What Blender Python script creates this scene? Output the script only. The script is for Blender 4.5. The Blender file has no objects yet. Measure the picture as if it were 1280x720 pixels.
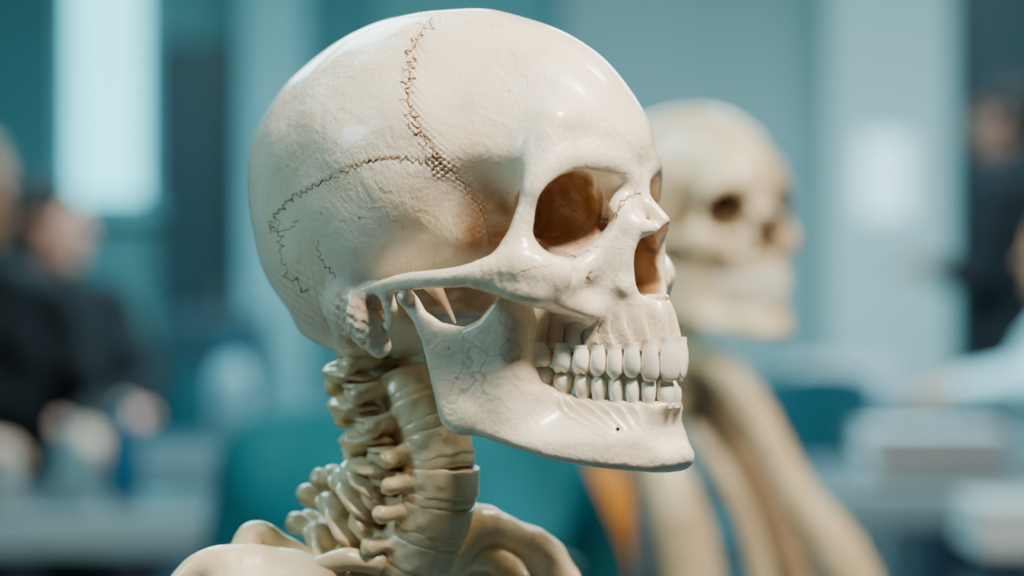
import bpy, bmesh, math, random, time
import numpy as np
from mathutils import Vector, Matrix
from mathutils.bvhtree import BVHTree
T0=time.time()
SC=bpy.context.scene; COL=SC.collection
random.seed(4); RNG=np.random.default_rng(4)
# ------------------------------------------------------------------ units / camera
CAMD=1.08; CAMH=1.12
S=36/85*CAMD/1280          # metres per unit (one unit = one photo pixel at the skull)
D=CAMD/S
TH=math.radians(34); c_=math.cos(TH); s_=math.sin(TH)
CX=-40.0; CZ=60.0
H=CAMH+CZ*S
def L(px,py,l):
    u=px-640.; v=360.-py
    x=(u+u/D*(-l*c_)-CX+l*s_)/(c_+u*s_/D)
    Y=-x*s_-l*c_
    return np.array([x,-l,v*(D+Y)/D-CZ])
def PJ(x,l):
    X=CX+x*c_-l*s_; Y=-x*s_-l*c_
    return 640+X*D/(D+Y)
def W(px,py,Y):
    k=(CAMD+Y)/D
    return Vector(((px-640)*k,Y,CAMH+(360-py)*k))
cam=bpy.data.cameras.new('camera'); cam.lens=85; cam.sensor_width=36
co=bpy.data.objects.new('camera',cam); COL.objects.link(co)
co.location=(0,-CAMD,CAMH); co.rotation_euler=(math.pi/2,0,0)
cam.dof.use_dof=True; cam.dof.focus_distance=CAMD-0.045; cam.dof.aperture_fstop=3.8
cam.clip_start=.02
SC.camera=co
# ------------------------------------------------------------------ materials
def mat(name,col,rough=.6,metal=0,noise=0,nscale=8,col2=None,bump=0,bscale=60,emit=None,es=0,spec=.5,coat=0):
    m=bpy.data.materials.new(name); m.use_nodes=True; nt=m.node_tree; b=nt.nodes['Principled BSDF']
    b.inputs['Base Color'].default_value=(*col,1); b.inputs['Roughness'].default_value=rough
    b.inputs['Metallic'].default_value=metal; b.inputs['Specular IOR Level'].default_value=spec
    b.inputs['Coat Weight'].default_value=coat
    tc=nt.nodes.new('ShaderNodeTexCoord')
    if col2 is not None:
        n=nt.nodes.new('ShaderNodeTexNoise'); n.inputs['Scale'].default_value=nscale; n.inputs['Detail'].default_value=5
        nt.links.new(tc.outputs['Object'],n.inputs['Vector'])
        r=nt.nodes.new('ShaderNodeValToRGB'); r.color_ramp.elements[0].position=.35; r.color_ramp.elements[1].position=.65
        r.color_ramp.elements[0].color=(*col,1); r.color_ramp.elements[1].color=(*col2,1)
        nt.links.new(n.outputs['Fac'],r.inputs['Fac']); nt.links.new(r.outputs['Color'],b.inputs['Base Color'])
    if bump:
        n=nt.nodes.new('ShaderNodeTexNoise'); n.inputs['Scale'].default_value=bscale; n.inputs['Detail'].default_value=4
        nt.links.new(tc.outputs['Object'],n.inputs['Vector'])
        bp=nt.nodes.new('ShaderNodeBump'); bp.inputs['Strength'].default_value=bump; bp.inputs['Distance'].default_value=.01
        nt.links.new(n.outputs['Fac'],bp.inputs['Height']); nt.links.new(bp.outputs['Normal'],b.inputs['Normal'])
    if emit:
        b.inputs['Emission Color'].default_value=(*emit,1); b.inputs['Emission Strength'].default_value=es
    return m
def bone_material(name,base,warm,brown,pt=.85):
    m=bpy.data.materials.new(name); m.use_nodes=True; nt=m.node_tree; N=nt.nodes; K=nt.links
    b=N['Principled BSDF']; b.inputs['Roughness'].default_value=.42; b.inputs['Specular IOR Level'].default_value=.5
    b.inputs['Coat Weight'].default_value=.6; b.inputs['Coat Roughness'].default_value=.14
    b.inputs['Subsurface Weight'].default_value=.05; b.inputs['Subsurface Radius'].default_value=(.006,.003,.0015); b.inputs['Subsurface Scale'].default_value=.6
    tc=N.new('ShaderNodeTexCoord')
    def noise(sc,det=5,dist=0):
        n=N.new('ShaderNodeTexNoise'); n.inputs['Scale'].default_value=sc; n.inputs['Detail'].default_value=det; n.inputs['Distortion'].default_value=dist
        K.new(tc.outputs['Object'],n.inputs['Vector']); return n
    def ramp(src,p0,p1,c0=(0,0,0,1),c1=(1,1,1,1)):
        r=N.new('ShaderNodeValToRGB'); e=r.color_ramp.elements; e[0].position=p0; e[1].position=p1; e[0].color=c0; e[1].color=c1
        K.new(src,r.inputs['Fac']); return r
    def mixc(fac,a,bb):
        x=N.new('ShaderNodeMix'); x.data_type='RGBA'
        K.new(fac,x.inputs[0])
        for s,i in ((a,6),(bb,7)):
            if isinstance(s,tuple): x.inputs[i].default_value=(*s,1)
            else: K.new(s,x.inputs[i])
        return x.outputs[2]
    n1=noise(26,8,.8); r1=ramp(n1.outputs['Fac'],.40,.62)
    col=mixc(r1.outputs['Color'],base,warm)
    n5=noise(9,5,.5); r5=ramp(n5.outputs['Fac'],.45,.75,(0,0,0,1),(.38,.38,.38,1))
    col=mixc(r5.outputs['Color'],col,(.70,.48,.25))
    n2=noise(150,5,.8); r2=ramp(n2.outputs['Fac'],.58,.78,(0,0,0,1),(.32,.32,.32,1))
    col=mixc(r2.outputs['Color'],col,(.60,.38,.18))
    vo=N.new('ShaderNodeTexVoronoi'); vo.inputs['Scale'].default_value=85; K.new(tc.outputs['Object'],vo.inputs['Vector'])
    rv=ramp(vo.outputs['Distance'],.035,.08,(.7,.7,.7,1),(0,0,0,1)); 
    ng=noise(14,2); rg=ramp(ng.outputs['Fac'],.52,.62); mm=N.new('ShaderNodeMath'); mm.operation='MULTIPLY'; K.new(rv.outputs['Color'],mm.inputs[0]); K.new(rg.outputs['Color'],mm.inputs[1])
    col=mixc(mm.outputs[0],col,brown)
    nn=noise(30,4); mx=N.new('ShaderNodeVectorMath'); mx.operation='MULTIPLY_ADD'; K.new(nn.outputs['Color'],mx.inputs[0]); mx.inputs[1].default_value=(.03,.03,.03); K.new(tc.outputs['Object'],mx.inputs[2])
    vc=N.new('ShaderNodeTexVoronoi'); vc.feature='DISTANCE_TO_EDGE'; vc.inputs['Scale'].default_value=38; K.new(mx.outputs[0],vc.inputs['Vector'])
    rc=ramp(vc.outputs['Distance'],.004,.016,(.45,.45,.45,1),(0,0,0,1)); nc=noise(11,3,.4); rcc=ramp(nc.outputs['Fac'],.48,.60); mc_=N.new('ShaderNodeMath'); mc_.operation='MULTIPLY'; K.new(rc.outputs['Color'],mc_.inputs[0]); K.new(rcc.outputs['Color'],mc_.inputs[1])
    col=mixc(mc_.outputs[0],col,(.45,.25,.10))
    geo=N.new('ShaderNodeNewGeometry'); r3=ramp(geo.outputs['Pointiness'],.42,.494,(pt,pt,pt,1),(0,0,0,1))  # crevices browned: dirt plus occlusion shade put into the colour
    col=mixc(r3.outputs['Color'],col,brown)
    at=N.new('ShaderNodeAttribute'); at.attribute_name='stain_shade'  # brown mask: bone staining and painted shade of the hollows
    ns=noise(60,6,1.2); rs=ramp(ns.outputs['Fac'],.35,.65,(.66,.66,.66,1),(1,1,1,1)); ms=N.new('ShaderNodeMath'); ms.operation='MULTIPLY'; K.new(at.outputs['Fac'],ms.inputs[0]); K.new(rs.outputs['Color'],ms.inputs[1])
    col=mixc(ms.outputs[0],col,brown)
    K.new(col,b.inputs['Base Color'])
    n3=noise(420,6,.3); n4=noise(60,6,1.4)
    b1=N.new('ShaderNodeBump'); b1.inputs['Strength'].default_value=.32; b1.inputs['Distance'].default_value=.001; K.new(n3.outputs['Fac'],b1.inputs['Height'])
    b2=N.new('ShaderNodeBump'); b2.inputs['Strength'].default_value=.28; b2.inputs['Distance'].default_value=.003; K.new(n4.outputs['Fac'],b2.inputs['Height']); K.new(b1.outputs['Normal'],b2.inputs['Normal'])
    K.new(b2.outputs['Normal'],b.inputs['Normal'])
    return m
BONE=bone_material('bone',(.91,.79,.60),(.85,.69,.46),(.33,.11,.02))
BONE2=bone_material('bone_neck',(.88,.71,.45),(.80,.58,.31),(.26,.09,.02),1.)
BONE3=bone_material('bone_second',(.80,.64,.40),(.70,.50,.27),(.13,.048,.015),1.)  # darker brown so the second skull's hollows look shaded
TOOTH=mat('tooth_enamel',(.97,.91,.77),.15,col2=(.95,.85,.66),nscale=60,coat=.5)
SUT=mat('suture_brown',(.34,.17,.06),.8)
SUTL=mat('crack_brown',(.40,.21,.08),.8)
# ------------------------------------------------------------------ mesh helpers
def link(name,me,m,parent=None,smooth=True):
    o=bpy.data.objects.new(name,me); COL.objects.link(o)
    if m: me.materials.append(m)
    if parent is not None: o.parent=parent
    return o
def mesh_np(name,v,f,smooth=True):
    me=bpy.data.meshes.new(name); n=len(v); q=len(f); k=f.shape[1]
    me.vertices.add(n); me.vertices.foreach_set('co',np.ascontiguousarray(v,dtype=np.float32).ravel())
    me.loops.add(q*k); me.loops.foreach_set('vertex_index',f.astype(np.int32).ravel())
    me.polygons.add(q); me.polygons.foreach_set('loop_start',(np.arange(q)*k).astype(np.int32))
    try: me.polygons.foreach_set('loop_total',np.full(q,k,dtype=np.int32))
    except Exception: pass
    me.update(calc_edges=True); me.polygons.foreach_set('use_smooth',np.full(q,smooth)); me.update()
    return me
def empty(name,loc=(0,0,0),rz=0):
    o=bpy.data.objects.new(name,None); o.empty_display_size=.05; COL.objects.link(o); o.location=loc; o.rotation_euler=(0,0,rz); return o
def tag(o,label,cat,group=None,kind=None):
    o['label']=label; o['category']=cat
    if group: o['group']=group
    if kind: o['kind']=kind
    return o
def smin(a,b,k):
    if k<=0: return np.minimum(a,b)
    h=np.maximum(k-np.abs(a-b),0)/k
    return np.minimum(a,b)-h*h*(k*.25)
def smax(a,b,k): return -smin(-a,-b,k)
def sstep(a,b,x):
    t=np.clip((x-a)/(b-a),0,1); return t*t*(3-2*t)
def catmull(pts,n=3):
    P=np.array(pts,float)
    if len(P)<3: return P
    E=np.vstack([2*P[0]-P[1],P,2*P[-1]-P[-2]]); o=[]
    for i in range(1,len(E)-2):
        p0,p1,p2,p3=E[i-1:i+3]
        for j in range(n):
            t=j/n; q=.5*(2*p1+(p2-p0)*t+(2*p0-5*p1+4*p2-p3)*t*t+(3*p1-p0-3*p2+p3)*t**3); o.append(q)
    o.append(P[-1]); o=np.array(o); o[:,3]=np.clip(o[:,3],P[:,3].min(),P[:,3].max()); return o
class Grid:
    def __init__(g,lo,hi,h,pad=14.):
        g.h=h; g.lo=np.array(lo,float); n=np.ceil((np.array(hi)-g.lo)/h).astype(int)+1
        g.ax=[(g.lo[i]+h*np.arange(n[i])).astype(np.float32) for i in range(3)]
        g.n=n; g.F=np.full(n,1e3,np.float32); g.pad=pad
    def rng(g,lo,hi):
        a=np.clip(np.floor((np.array(lo)-g.lo)/g.h).astype(int),0,g.n); b=np.clip(np.ceil((np.array(hi)-g.lo)/g.h).astype(int)+1,0,g.n)
        return a,b
    def sub(g,lo,hi):
        a,b=g.rng(lo,hi)
        sl=tuple(slice(a[i],b[i]) for i in range(3))
        return sl,g.ax[0][sl[0]][:,None,None],g.ax[1][sl[1]][None,:,None],g.ax[2][sl[2]][None,None,:]
    def put(g,sl,d,k,cut):
        if g.F[sl].size==0: return
        g.F[sl]=smax(g.F[sl],-d,k) if cut else smin(g.F[sl],d,k)
    def chain(g,pts,k=6,cut=False,cm=True):
        P=catmull(pts) if cm else np.array(pts,float); m=P[:,3].max()+k+g.pad
        A,B=g.rng(P[:,:3].min(0)-m,P[:,:3].max(0)+m)
        if (B<=A).any(): return
        Dm=np.full(B-A,1e3,np.float32)
        for p,q in zip(P[:-1],P[1:]):
            a=p[:3];b=q[:3]
            i0,i1=g.rng(np.minimum(a,b)-m,np.maximum(a,b)+m); i0=np.clip(i0,A,B); i1=np.clip(i1,A,B)
            if (i1<=i0).any(): continue
            x=g.ax[0][i0[0]:i1[0]][:,None,None];y=g.ax[1][i0[1]:i1[1]][None,:,None];z=g.ax[2][i0[2]:i1[2]][None,None,:]
            ab=b-a; qq=max(ab@ab,1e-12)
            t=np.clip(((x-a[0])*ab[0]+(y-a[1])*ab[1]+(z-a[2])*ab[2])/qq,0,1)
            d=np.sqrt((x-a[0]-t*ab[0])**2+(y-a[1]-t*ab[1])**2+(z-a[2]-t*ab[2])**2)-(p[3]+(q[3]-p[3])*t)
            s=tuple(slice(i0[j]-A[j],i1[j]-A[j]) for j in range(3))
            Dm[s]=np.minimum(Dm[s],d)
        g.put(tuple(slice(A[j],B[j]) for j in range(3)),Dm,k,cut)
    def cone(g,a,b,r0,r1=None,k=6,cut=False):
        g.chain([(*a,r0),(*b,r0 if r1 is None else r1)],k,cut,False)
    def ell(g,c,r,k=6,cut=False,R=None):
        c=np.array(c,float); r=np.array(r,float); m=max(r)+k+g.pad
        sl,x,y,z=g.sub(c-m,c+m); X=x-c[0];Y=y-c[1];Z=z-c[2]
        if R is not None:
            X,Y,Z=(R[0][0]*X+R[1][0]*Y+R[2][0]*Z, R[0][1]*X+R[1][1]*Y+R[2][1]*Z, R[0][2]*X+R[1][2]*Y+R[2][2]*Z)
        k0=np.sqrt((X/r[0])**2+(Y/r[1])**2+(Z/r[2])**2); k1=np.sqrt((X/r[0]**2)**2+(Y/r[1]**2)**2+(Z/r[2]**2)**2)+1e-9
        g.put(sl,(k0*(k0-1)/k1).astype(np.float32),k,cut)
    def mirror_y(g):
        g.F=np.concatenate([g.F,g.F[:,-2::-1,:]],axis=1); g.n=np.array(g.F.shape); g.ax[1]=(g.lo[1]+g.h*np.arange(g.n[1])).astype(np.float32)
    def nets(g):
        F=g.F; 
        F[0]=np.maximum(F[0],1);F[-1]=np.maximum(F[-1],1);F[:,0]=np.maximum(F[:,0],1);F[:,-1]=np.maximum(F[:,-1],1);F[:,:,0]=np.maximum(F[:,:,0],1);F[:,:,-1]=np.maximum(F[:,:,-1],1)
        Sg=F<0; nx,ny,nz=F.shape
        cs=[(i,j,k) for i in (0,1) for j in (0,1) for k in (0,1)]
        cnt=np.zeros((nx-1,ny-1,nz-1),np.int8)
        for i,j,k in cs: cnt+=Sg[i:nx-1+i,j:ny-1+j,k:nz-1+k]
        act=(cnt>0)&(cnt<8); idx=np.full(act.shape,-1,np.int32); n=int(act.sum()); idx[act]=np.arange(n,dtype=np.int32)
        I,J,Kk=np.nonzero(act)
        V=np.stack([F[I+i,J+j,Kk+k] for i,j,k in cs],1); P=np.zeros((n,3)); C=np.zeros(n)
        ca=np.array(cs,float)
        for a in range(8):
            for b in range(a+1,8):
                if np.abs(ca[a]-ca[b]).sum()!=1: continue
                va=V[:,a];vb=V[:,b]; m=(va<0)!=(vb<0); t=np.where(m,va/np.where(m,va-vb,1),0)
                P+=np.where(m[:,None],ca[a]+(ca[b]-ca[a])*t[:,None],0); C+=m
        v=g.lo+g.h*(np.stack([I,J,Kk],1)+P/C[:,None])
        fs=[]
        for ax in range(3):
            o1,o2=[(1,2),(2,0),(0,1)][ax]
            sa=[slice(1,-1)]*3; sb=[slice(1,-1)]*3; sa[ax]=slice(0,-1); sb[ax]=slice(1,None)
            A=Sg[tuple(sa)];B=Sg[tuple(sb)]
            e=np.stack(np.nonzero(A!=B),1)
            if len(e)==0: continue
            ins=A[tuple(e.T)]
            base=e.copy(); base[:,o1]+=1; base[:,o2]+=1
            def cell(d1,d2):
                q=base.copy(); q[:,o1]+=d1; q[:,o2]+=d2; return idx[q[:,0],q[:,1],q[:,2]]
            f=np.stack([cell(-1,-1),cell(0,-1),cell(0,0),cell(-1,0)],1)
            f[~ins]=f[~ins][:,::-1]; fs.append(f)
        return v,np.concatenate(fs)
def smooth_np(v,f,it=2,lam=.5):
    e=np.concatenate([f[:,[0,1]],f[:,[1,2]],f[:,[2,3]],f[:,[3,0]]]); 
    for _ in range(it):
        A=np.zeros_like(v); C=np.zeros(len(v))
        for a,b in ((0,1),(1,0)):
            for d in range(3): A[:,d]+=np.bincount(e[:,a],v[e[:,b],d],len(v))
            C+=np.bincount(e[:,a],minlength=len(v))
        v=v+lam*(A/np.maximum(C,1)[:,None]-v)
    return v
def px_obj(name,v,f,m,parent,attr=None,it=2):
    v=smooth_np(v,f,it); w=v*S; w[:,2]+=H
    me=mesh_np(name,w,f)
    if attr is not None:
        a=me.attributes.new('stain_shade','FLOAT','POINT'); a.data.foreach_set('value',attr.astype(np.float32))
    return link(name,me,m,parent)
# ------------------------------------------------------------------ root of the front skeleton
root=empty('anatomical_skeleton',(CX*S,0,0),-TH)
tag(root,'large sharp cream model skeleton in the foreground, seen in profile with teeth bared','skeleton')
# ================================================================== SKULL
g=Grid((-330,-212,-190),(320,0,312),2.0,pad=18)
c0=L(570,225,0)
out=[(800,222),(814,207),(820,192),(819,172),(808,146),(785,105),(750,66),(700,36),(650,20),(590,14),(520,22),(440,50),(380,90),(335,140),(314,190),(311,240),(318,290),(334,345),(360,388),(395,420),(432,440),(490,432),(540,412),(600,385),(660,350),(720,305),(780,255)]
pts=np.array([L(a,b,0)-c0 for a,b in out]); 
pts[:,0]=np.where(pts[:,0]<0,pts[:,0]*.878,pts[:,0]*.945)
ang=np.arctan2(pts[:,2],pts[:,0]); rad=np.hypot(pts[:,0],pts[:,2])
o_=np.argsort(ang); ang=ang[o_]; rad=rad[o_]
def periodic(ang,rad,sm):
    tt=np.linspace(-np.pi,np.pi,721)[:-1]
    r=np.interp(tt,np.concatenate([ang-2*np.pi,ang,ang+2*np.pi]),np.tile(rad,3))
    k=np.exp(-.5*(np.arange(-60,61)/sm)**2); k/=k.sum()
    r=np.convolve(np.tile(r,3),k,'same')[720:1440]
    return lambda a: np.interp(a,tt,r,period=2*np.pi)
Rf=periodic(ang,rad,8)
x=g.ax[0][:,None]; z=g.ax[2][None,:]
X=x-c0[0]; Z=z-c0[2]; r2=np.hypot(X,Z); Rr=Rf(np.arctan2(Z,X))
bx_=np.interp(g.ax[0],[-330,-160,-80,0,60,120,180,240,320],[168,190,196,188,168,150,143,142,145])
kk=np.exp(-.5*(np.arange(-40,41)/12)**2);kk/=kk.sum(); bx_=np.convolve(np.pad(bx_,40,'edge'),kk,'valid')
P_=2.25
q2=(r2/Rr)**P_
Lm=np.abs(g.ax[1]); zz=g.ax[2]
Bz=1-.10*sstep(120,250,zz)
for j,l in enumerate(Lm):
    q=(q2+(l/(bx_[:,None]*Bz[None,:]))**P_)**(1/P_)
    g.F[:,j,:]=np.sqrt(r2*r2+l*l)*(1-1/np.maximum(q,.05))
def Lc(lst): return [(*L(a,b,l),r) for a,b,l,r in lst]
# forehead flowing down to the outer brow
g.chain(Lc([(692,155,92,20),(684,182,102,22),(676,210,112,20),(668,236,124,15)]),k=36)
# temporal fossa hollow
g.ell(L(588,274,184),(72,72,88),k=22,cut=True)
g.ell(L(616,288,158),(36,58,64),k=9,cut=True)
# skull base, maxilla
g.ell(L(640,345,0),(95,58,55),k=24)
mc=L(772,362,0); mc[0]=164
g.ell(mc,(82,80,82),k=20)
g.ell(L(690,400,40),(34,42,42),k=18)
# dental arch
XF=L(846,455,0)[0]; XR=L(660,455,84)[0]; DR=XF-XR
def arch_x(l): return XF-DR*(np.abs(l)/84)**2.6
ls=np.linspace(0,92,400); pxs=PJ(arch_x(ls),ls)
bounds=[846,823,800,778,757,736,713,688,661]
lb=np.interp(bounds[::-1],pxs[::-1],ls[::-1])[::-1]
z_f=L(846,439,0)[2]; z_r=L(672,434,84)[2]
sl,x3,y3,z3=g.sub((90,-110,-170),(320,0,-20))
dA=(x3-arch_x(y3))/np.sqrt(1+(DR*2.6/84*(np.abs(y3)/84)**1.6)**2)
tidx=np.interp(np.abs(y3),lb,np.arange(9))
zg=z_r+(z_f-z_r)*np.clip((x3-XR)/(XF-XR),0,1)
rise=np.clip(z3-zg,0,80)
f=dA+1.5+.18*rise-3.6*np.cos(2*np.pi*(tidx-.5))*(1-sstep(15,62,rise))
f=smax(f,(zg-2-4.5*np.cos(2*np.pi*tidx))-z3,5); f=smax(f,z3-(zg+72),22); f=smax(f,108-x3,12)
g.put(sl,f.astype(np.float32),20,False)
# brow and orbital rims
g.chain(Lc([(788,222,10,9),(766,208,38,13),(744,201,62,15),(714,201,90,16),(689,212,112,15),(671,234,126,14),(659,260,134,12),(651,288,140,14),(648,318,142,21)]),k=22)
g.chain(Lc([(645,330,144,21),(670,340,135,25),(697,346,110,24),(722,341,86,16),(750,318,57,13),(768,285,40,13),(779,260,24,12),(787,240,10,10)]),k=24)
g.chain(Lc([(655,356,138,16),(688,371,112,17),(714,380,90,13),(734,388,74,9)]),k=24)
# zygomatic arch
g.chain(Lc([(450,366,148,7),(478,359,158,9),(505,353,170,10),(540,349,177,11),(580,345,174,13),(612,340,165,18),(645,335,150,25)]),k=9)
g.chain(Lc([(600,353,171,7),(640,362,157,12),(668,367,140,16)]),k=12)
# nose
g.chain(Lc([(786,238,0,9),(806,255,0,11),(830,275,0,6)]),k=16)
g.chain(Lc([(778,262,24,13),(800,282,20,10),(820,288,9,6)]),k=16)
g.chain(Lc([(792,288,28,9),(783,320,38,8),(781,355,42,10)]),k=16)
# mastoid, ear region
g.chain(Lc([(436,368,150,20),(454,400,147,25),(474,432,136,15)]),k=18)
g.chain(Lc([(425,385,142,20),(436,418,125,18)]),k=18)
g.chain(Lc([(395,400,60,22),(440,425,70,20)]),k=25)
g.chain(Lc([(484,372,154,9),(490,396,146,9),(488,412,138,6)]),k=10)
g.chain(Lc([(540,355,120,12),(552,374,112,7),(568,404,104,3)]),k=6)
g.ell(L(490,424,0),(62,70,24),k=20)
# hollows
g.ell(L(744,374,116),(28,26,18),k=26,cut=True)
rim=[(667,264),(669,244),(685,226),(706,216),(730,213),(743,221),(749,240),(759,256),(767,271),(760,288),(743,304),(720,314),(697,310),(677,293)]
rp=np.array([L(a,b,np.interp(a,[667,768],[133,40])) for a,b in rim]); oc=rp.mean(0)
e1=L(667,262,133)-L(768,262,40); e1[2]=0; e1/=np.linalg.norm(e1); nn=np.array([-e1[1],e1[0],0.])
if nn[0]<0: nn=-nn
aa=(rp-oc)@e1; bb=rp[:,2]-oc[2]; an=np.arctan2(bb,aa); o_=np.argsort(an)
Ro=periodic(an[o_],np.hypot(aa,bb)[o_],3)
def orbit_field(x3,y3,z3):
    a=(x3-oc[0])*e1[0]+(y3-oc[1])*e1[1]; t=-((x3-oc[0])*nn[0]+(y3-oc[1])*nn[1]); b=z3-oc[2]
    tp=np.clip(t,0,130); a=a+.08*tp; b=b-.04*tp
    sc=np.where(t>0,np.sqrt(np.clip(1-(tp/118)**2,0,1)),1+np.clip(-t,0,80)*.001)*.98
    sc=sc+.05*sstep(0,20,t)*(1-sstep(40,80,t))
    rip=1+.022*np.sin(a*.16+b*.1+t*.09)*sstep(10,30,t)
    d=np.hypot(a,b)-Ro(np.arctan2(b,a))*sc*rip
    return np.maximum(np.maximum(d,17-np.abs(y3)),np.maximum(t-118,-75-t)),t
sl,x3,y3,z3=g.sub(oc-170,oc+170)
d,t=orbit_field(x3,y3,z3)
g.put(sl,d.astype(np.float32),3,True)
# rim of the nasal opening pulled back so that the profile stays thin
zp=np.array([L(800,p,30)[2] for p in (270,290,310,340,366,382,400)]); lp=[275,262,254,249,254,267,284]
sl,x3,y3,z3=g.sub((190,-110,zp[-1]),(320,0,zp[0]))
lim=np.interp(-z3,-zp,lp)-.55*np.clip(np.abs(y3)-30,0,80)+np.clip(16-np.abs(y3),0,16)*1.3
g.F[sl]=smax(g.F[sl],(x3-lim).astype(np.float32),5)
# nasal aperture
zs=np.array([L(815,p,25)[2] for p in (279,288,304,330,353,368,377)]); wl=[2,10,19,27,32,28,5]
sl,x3,y3,z3=g.sub((150,-50,-100),(320,0,40))
wz=np.interp(-z3,-zs,wl); d=np.maximum((np.abs(y3)-wz)*.85,150-x3); d=np.maximum(d,np.maximum(z3-zs[0],zs[-1]-z3)); 
g.put(sl,d.astype(np.float32),2,True)
g.chain(Lc([(806,376,0,8),(833,371,0,3.5)]),k=4)
g.chain(Lc([(456,374,184,4),(460,388,182,6),(470,398,176,4)]),k=7,cut=True)
g.chain(Lc([(462,386,184,5),(472,386,140,4)]),k=5,cut=True)
g.chain(Lc([(428,350,178,5),(424,380,172,6),(432,410,160,4)]),k=10,cut=True)
g.cone(L(738,343,160),L(742,342,80),2.6,2.0,k=2,cut=True)
g.mirror_y()
g.ell(L(827,238,-70)-np.array([14,0,0]),(46,31,21),k=5,cut=True)
v,f=g.nets(); print('SKULL',len(v),time.time()-T0)
v=smooth_np(v,f,1)
bvh=BVHTree.FromPolygons(v.tolist(),f.tolist())
cl=np.array([(0-CX)*c_+D*s_, -(-(0-CX)*s_+D*c_), -CZ])
def snap(px,py,b=None):
    d=L(px,py,100)-cl; d/=np.linalg.norm(d)
    h=(b or bvh).ray_cast(Vector(cl),Vector(d))
    return (np.array(h[0]),np.array(h[1])) if h[0] is not None else None
cor=[(542,28),(527,42),(516,66),(510,95),(511,125),(518,152),(532,175),(546,195),(552,212)]
cor2=[(532,28),(520,45),(511,70),(506,98),(508,128),(516,156),(530,178),(545,200)]
squ=[(546,202),(520,200),(490,198),(462,202),(435,211),(408,225),(385,238),(362,250),(345,268),(338,285)]
va=np.stack([v[:,0],-np.abs(v[:,1]),v[:,2]],1)
def fstain_shade(c,r,amt,a=.5,b=1.15):
    df=np.linalg.norm((np.stack([v[:,0],-np.abs(v[:,1]),v[:,2]],1)-c)/np.array(r,float),axis=1); return amt*(1-sstep(a,b,df))
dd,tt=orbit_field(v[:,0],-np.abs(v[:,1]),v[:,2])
stain_shade=.95*sstep(0,34,tt)*(dd<8)  # brown socket tint, deepening inward as painted shade
stain_shade=np.maximum(stain_shade,.95*(dd<6)*(v[:,1]>0)*sstep(-14,-2,tt))  # far socket wall painted dark up to its rim
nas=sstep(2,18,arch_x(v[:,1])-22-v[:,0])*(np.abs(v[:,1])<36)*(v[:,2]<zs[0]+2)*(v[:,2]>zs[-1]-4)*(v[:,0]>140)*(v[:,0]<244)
stain_shade=np.maximum(stain_shade,.95*nas)  # nasal interior tinted brown and painted darker
for q in (fstain_shade(L(612,284,112),(52,50,84),.95,.42,1.1),fstain_shade(L(690,412,60),(48,42,34),.7),fstain_shade(L(462,388,155),(26,30,30),.7,.3),fstain_shade(L(560,370,60),(75,80,50),.98,.7),fstain_shade(L(744,374,100),(40,40,30),.24,.2),fstain_shade(L(690,440,80),(200,60,14),.25,.3),fstain_shade(L(560,250,160),(100,60,90),.20,.2),fstain_shade(L(400,400,120),(90,90,50),.26,.2),fstain_shade(L(450,430,130),(60,60,24),.4,.2)): stain_shade=np.maximum(stain_shade,q)  # temple and other recesses painted darker, in place of deeper shade
dfar=np.linalg.norm((v-(L(827,238,-70)-np.array([14,0,0])))/np.array([52,37,27]),axis=1); stain_shade=np.maximum(stain_shade,.95*(1-sstep(.88,1.1,dfar)))  # far socket cavity painted dark as well
def band(line,wd,amt,bulge):
    global stain_shade,v
    P=np.array(line,float); cu=np.concatenate([[0],np.cumsum(np.hypot(*np.diff(P,axis=0).T))]); hs=[snap(np.interp(s,cu,P[:,0]),np.interp(s,cu,P[:,1])) for s in np.arange(0,cu[-1],3)]
    Q=np.array([h[0] for h in hs if h is not None])
    lo=Q.min(0)-30;hi=Q.max(0)+30; sel=np.nonzero(((va>lo)&(va<hi)).all(1))[0]
    dm=np.full(len(sel),1e9)
    for q in Q: dm=np.minimum(dm,((va[sel]-q)**2).sum(1))
    dm=np.sqrt(dm); ns=.75+.25*np.sin(va[sel,2]*.5+va[sel,0]*.4)*np.sin(va[sel,0]*.7-va[sel,2]*.3)
    stain_shade[sel]=np.maximum(stain_shade[sel],amt*ns*(1-sstep(wd*.2,wd,dm)))
    wob=np.sin(va[sel,2]*.85)*np.sin(va[sel,0]*.8+1)*bulge*(1-sstep(wd*.5,wd*1.2,dm))-bulge*.7*(1-sstep(0,5,dm))
    n=v[sel]-np.array([c0[0],0,c0[2]]); n/=np.linalg.norm(n,axis=1)[:,None]; v[sel]+=n*wob[:,None]
band(cor,15,.22,1.5); band(squ,9,.16,1.0)
band([(552,212),(570,216),(590,242),(605,268),(612,300)],12,.25,.9)
n=v-np.array([c0[0],0,c0[2]]); n/=np.linalg.norm(n,axis=1)[:,None]
v+=n*(np.sin(v[:,0]*.045+1)*np.sin(v[:,2]*.05)*np.sin(v[:,1]*.04+2)*1.8)[:,None]
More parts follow.
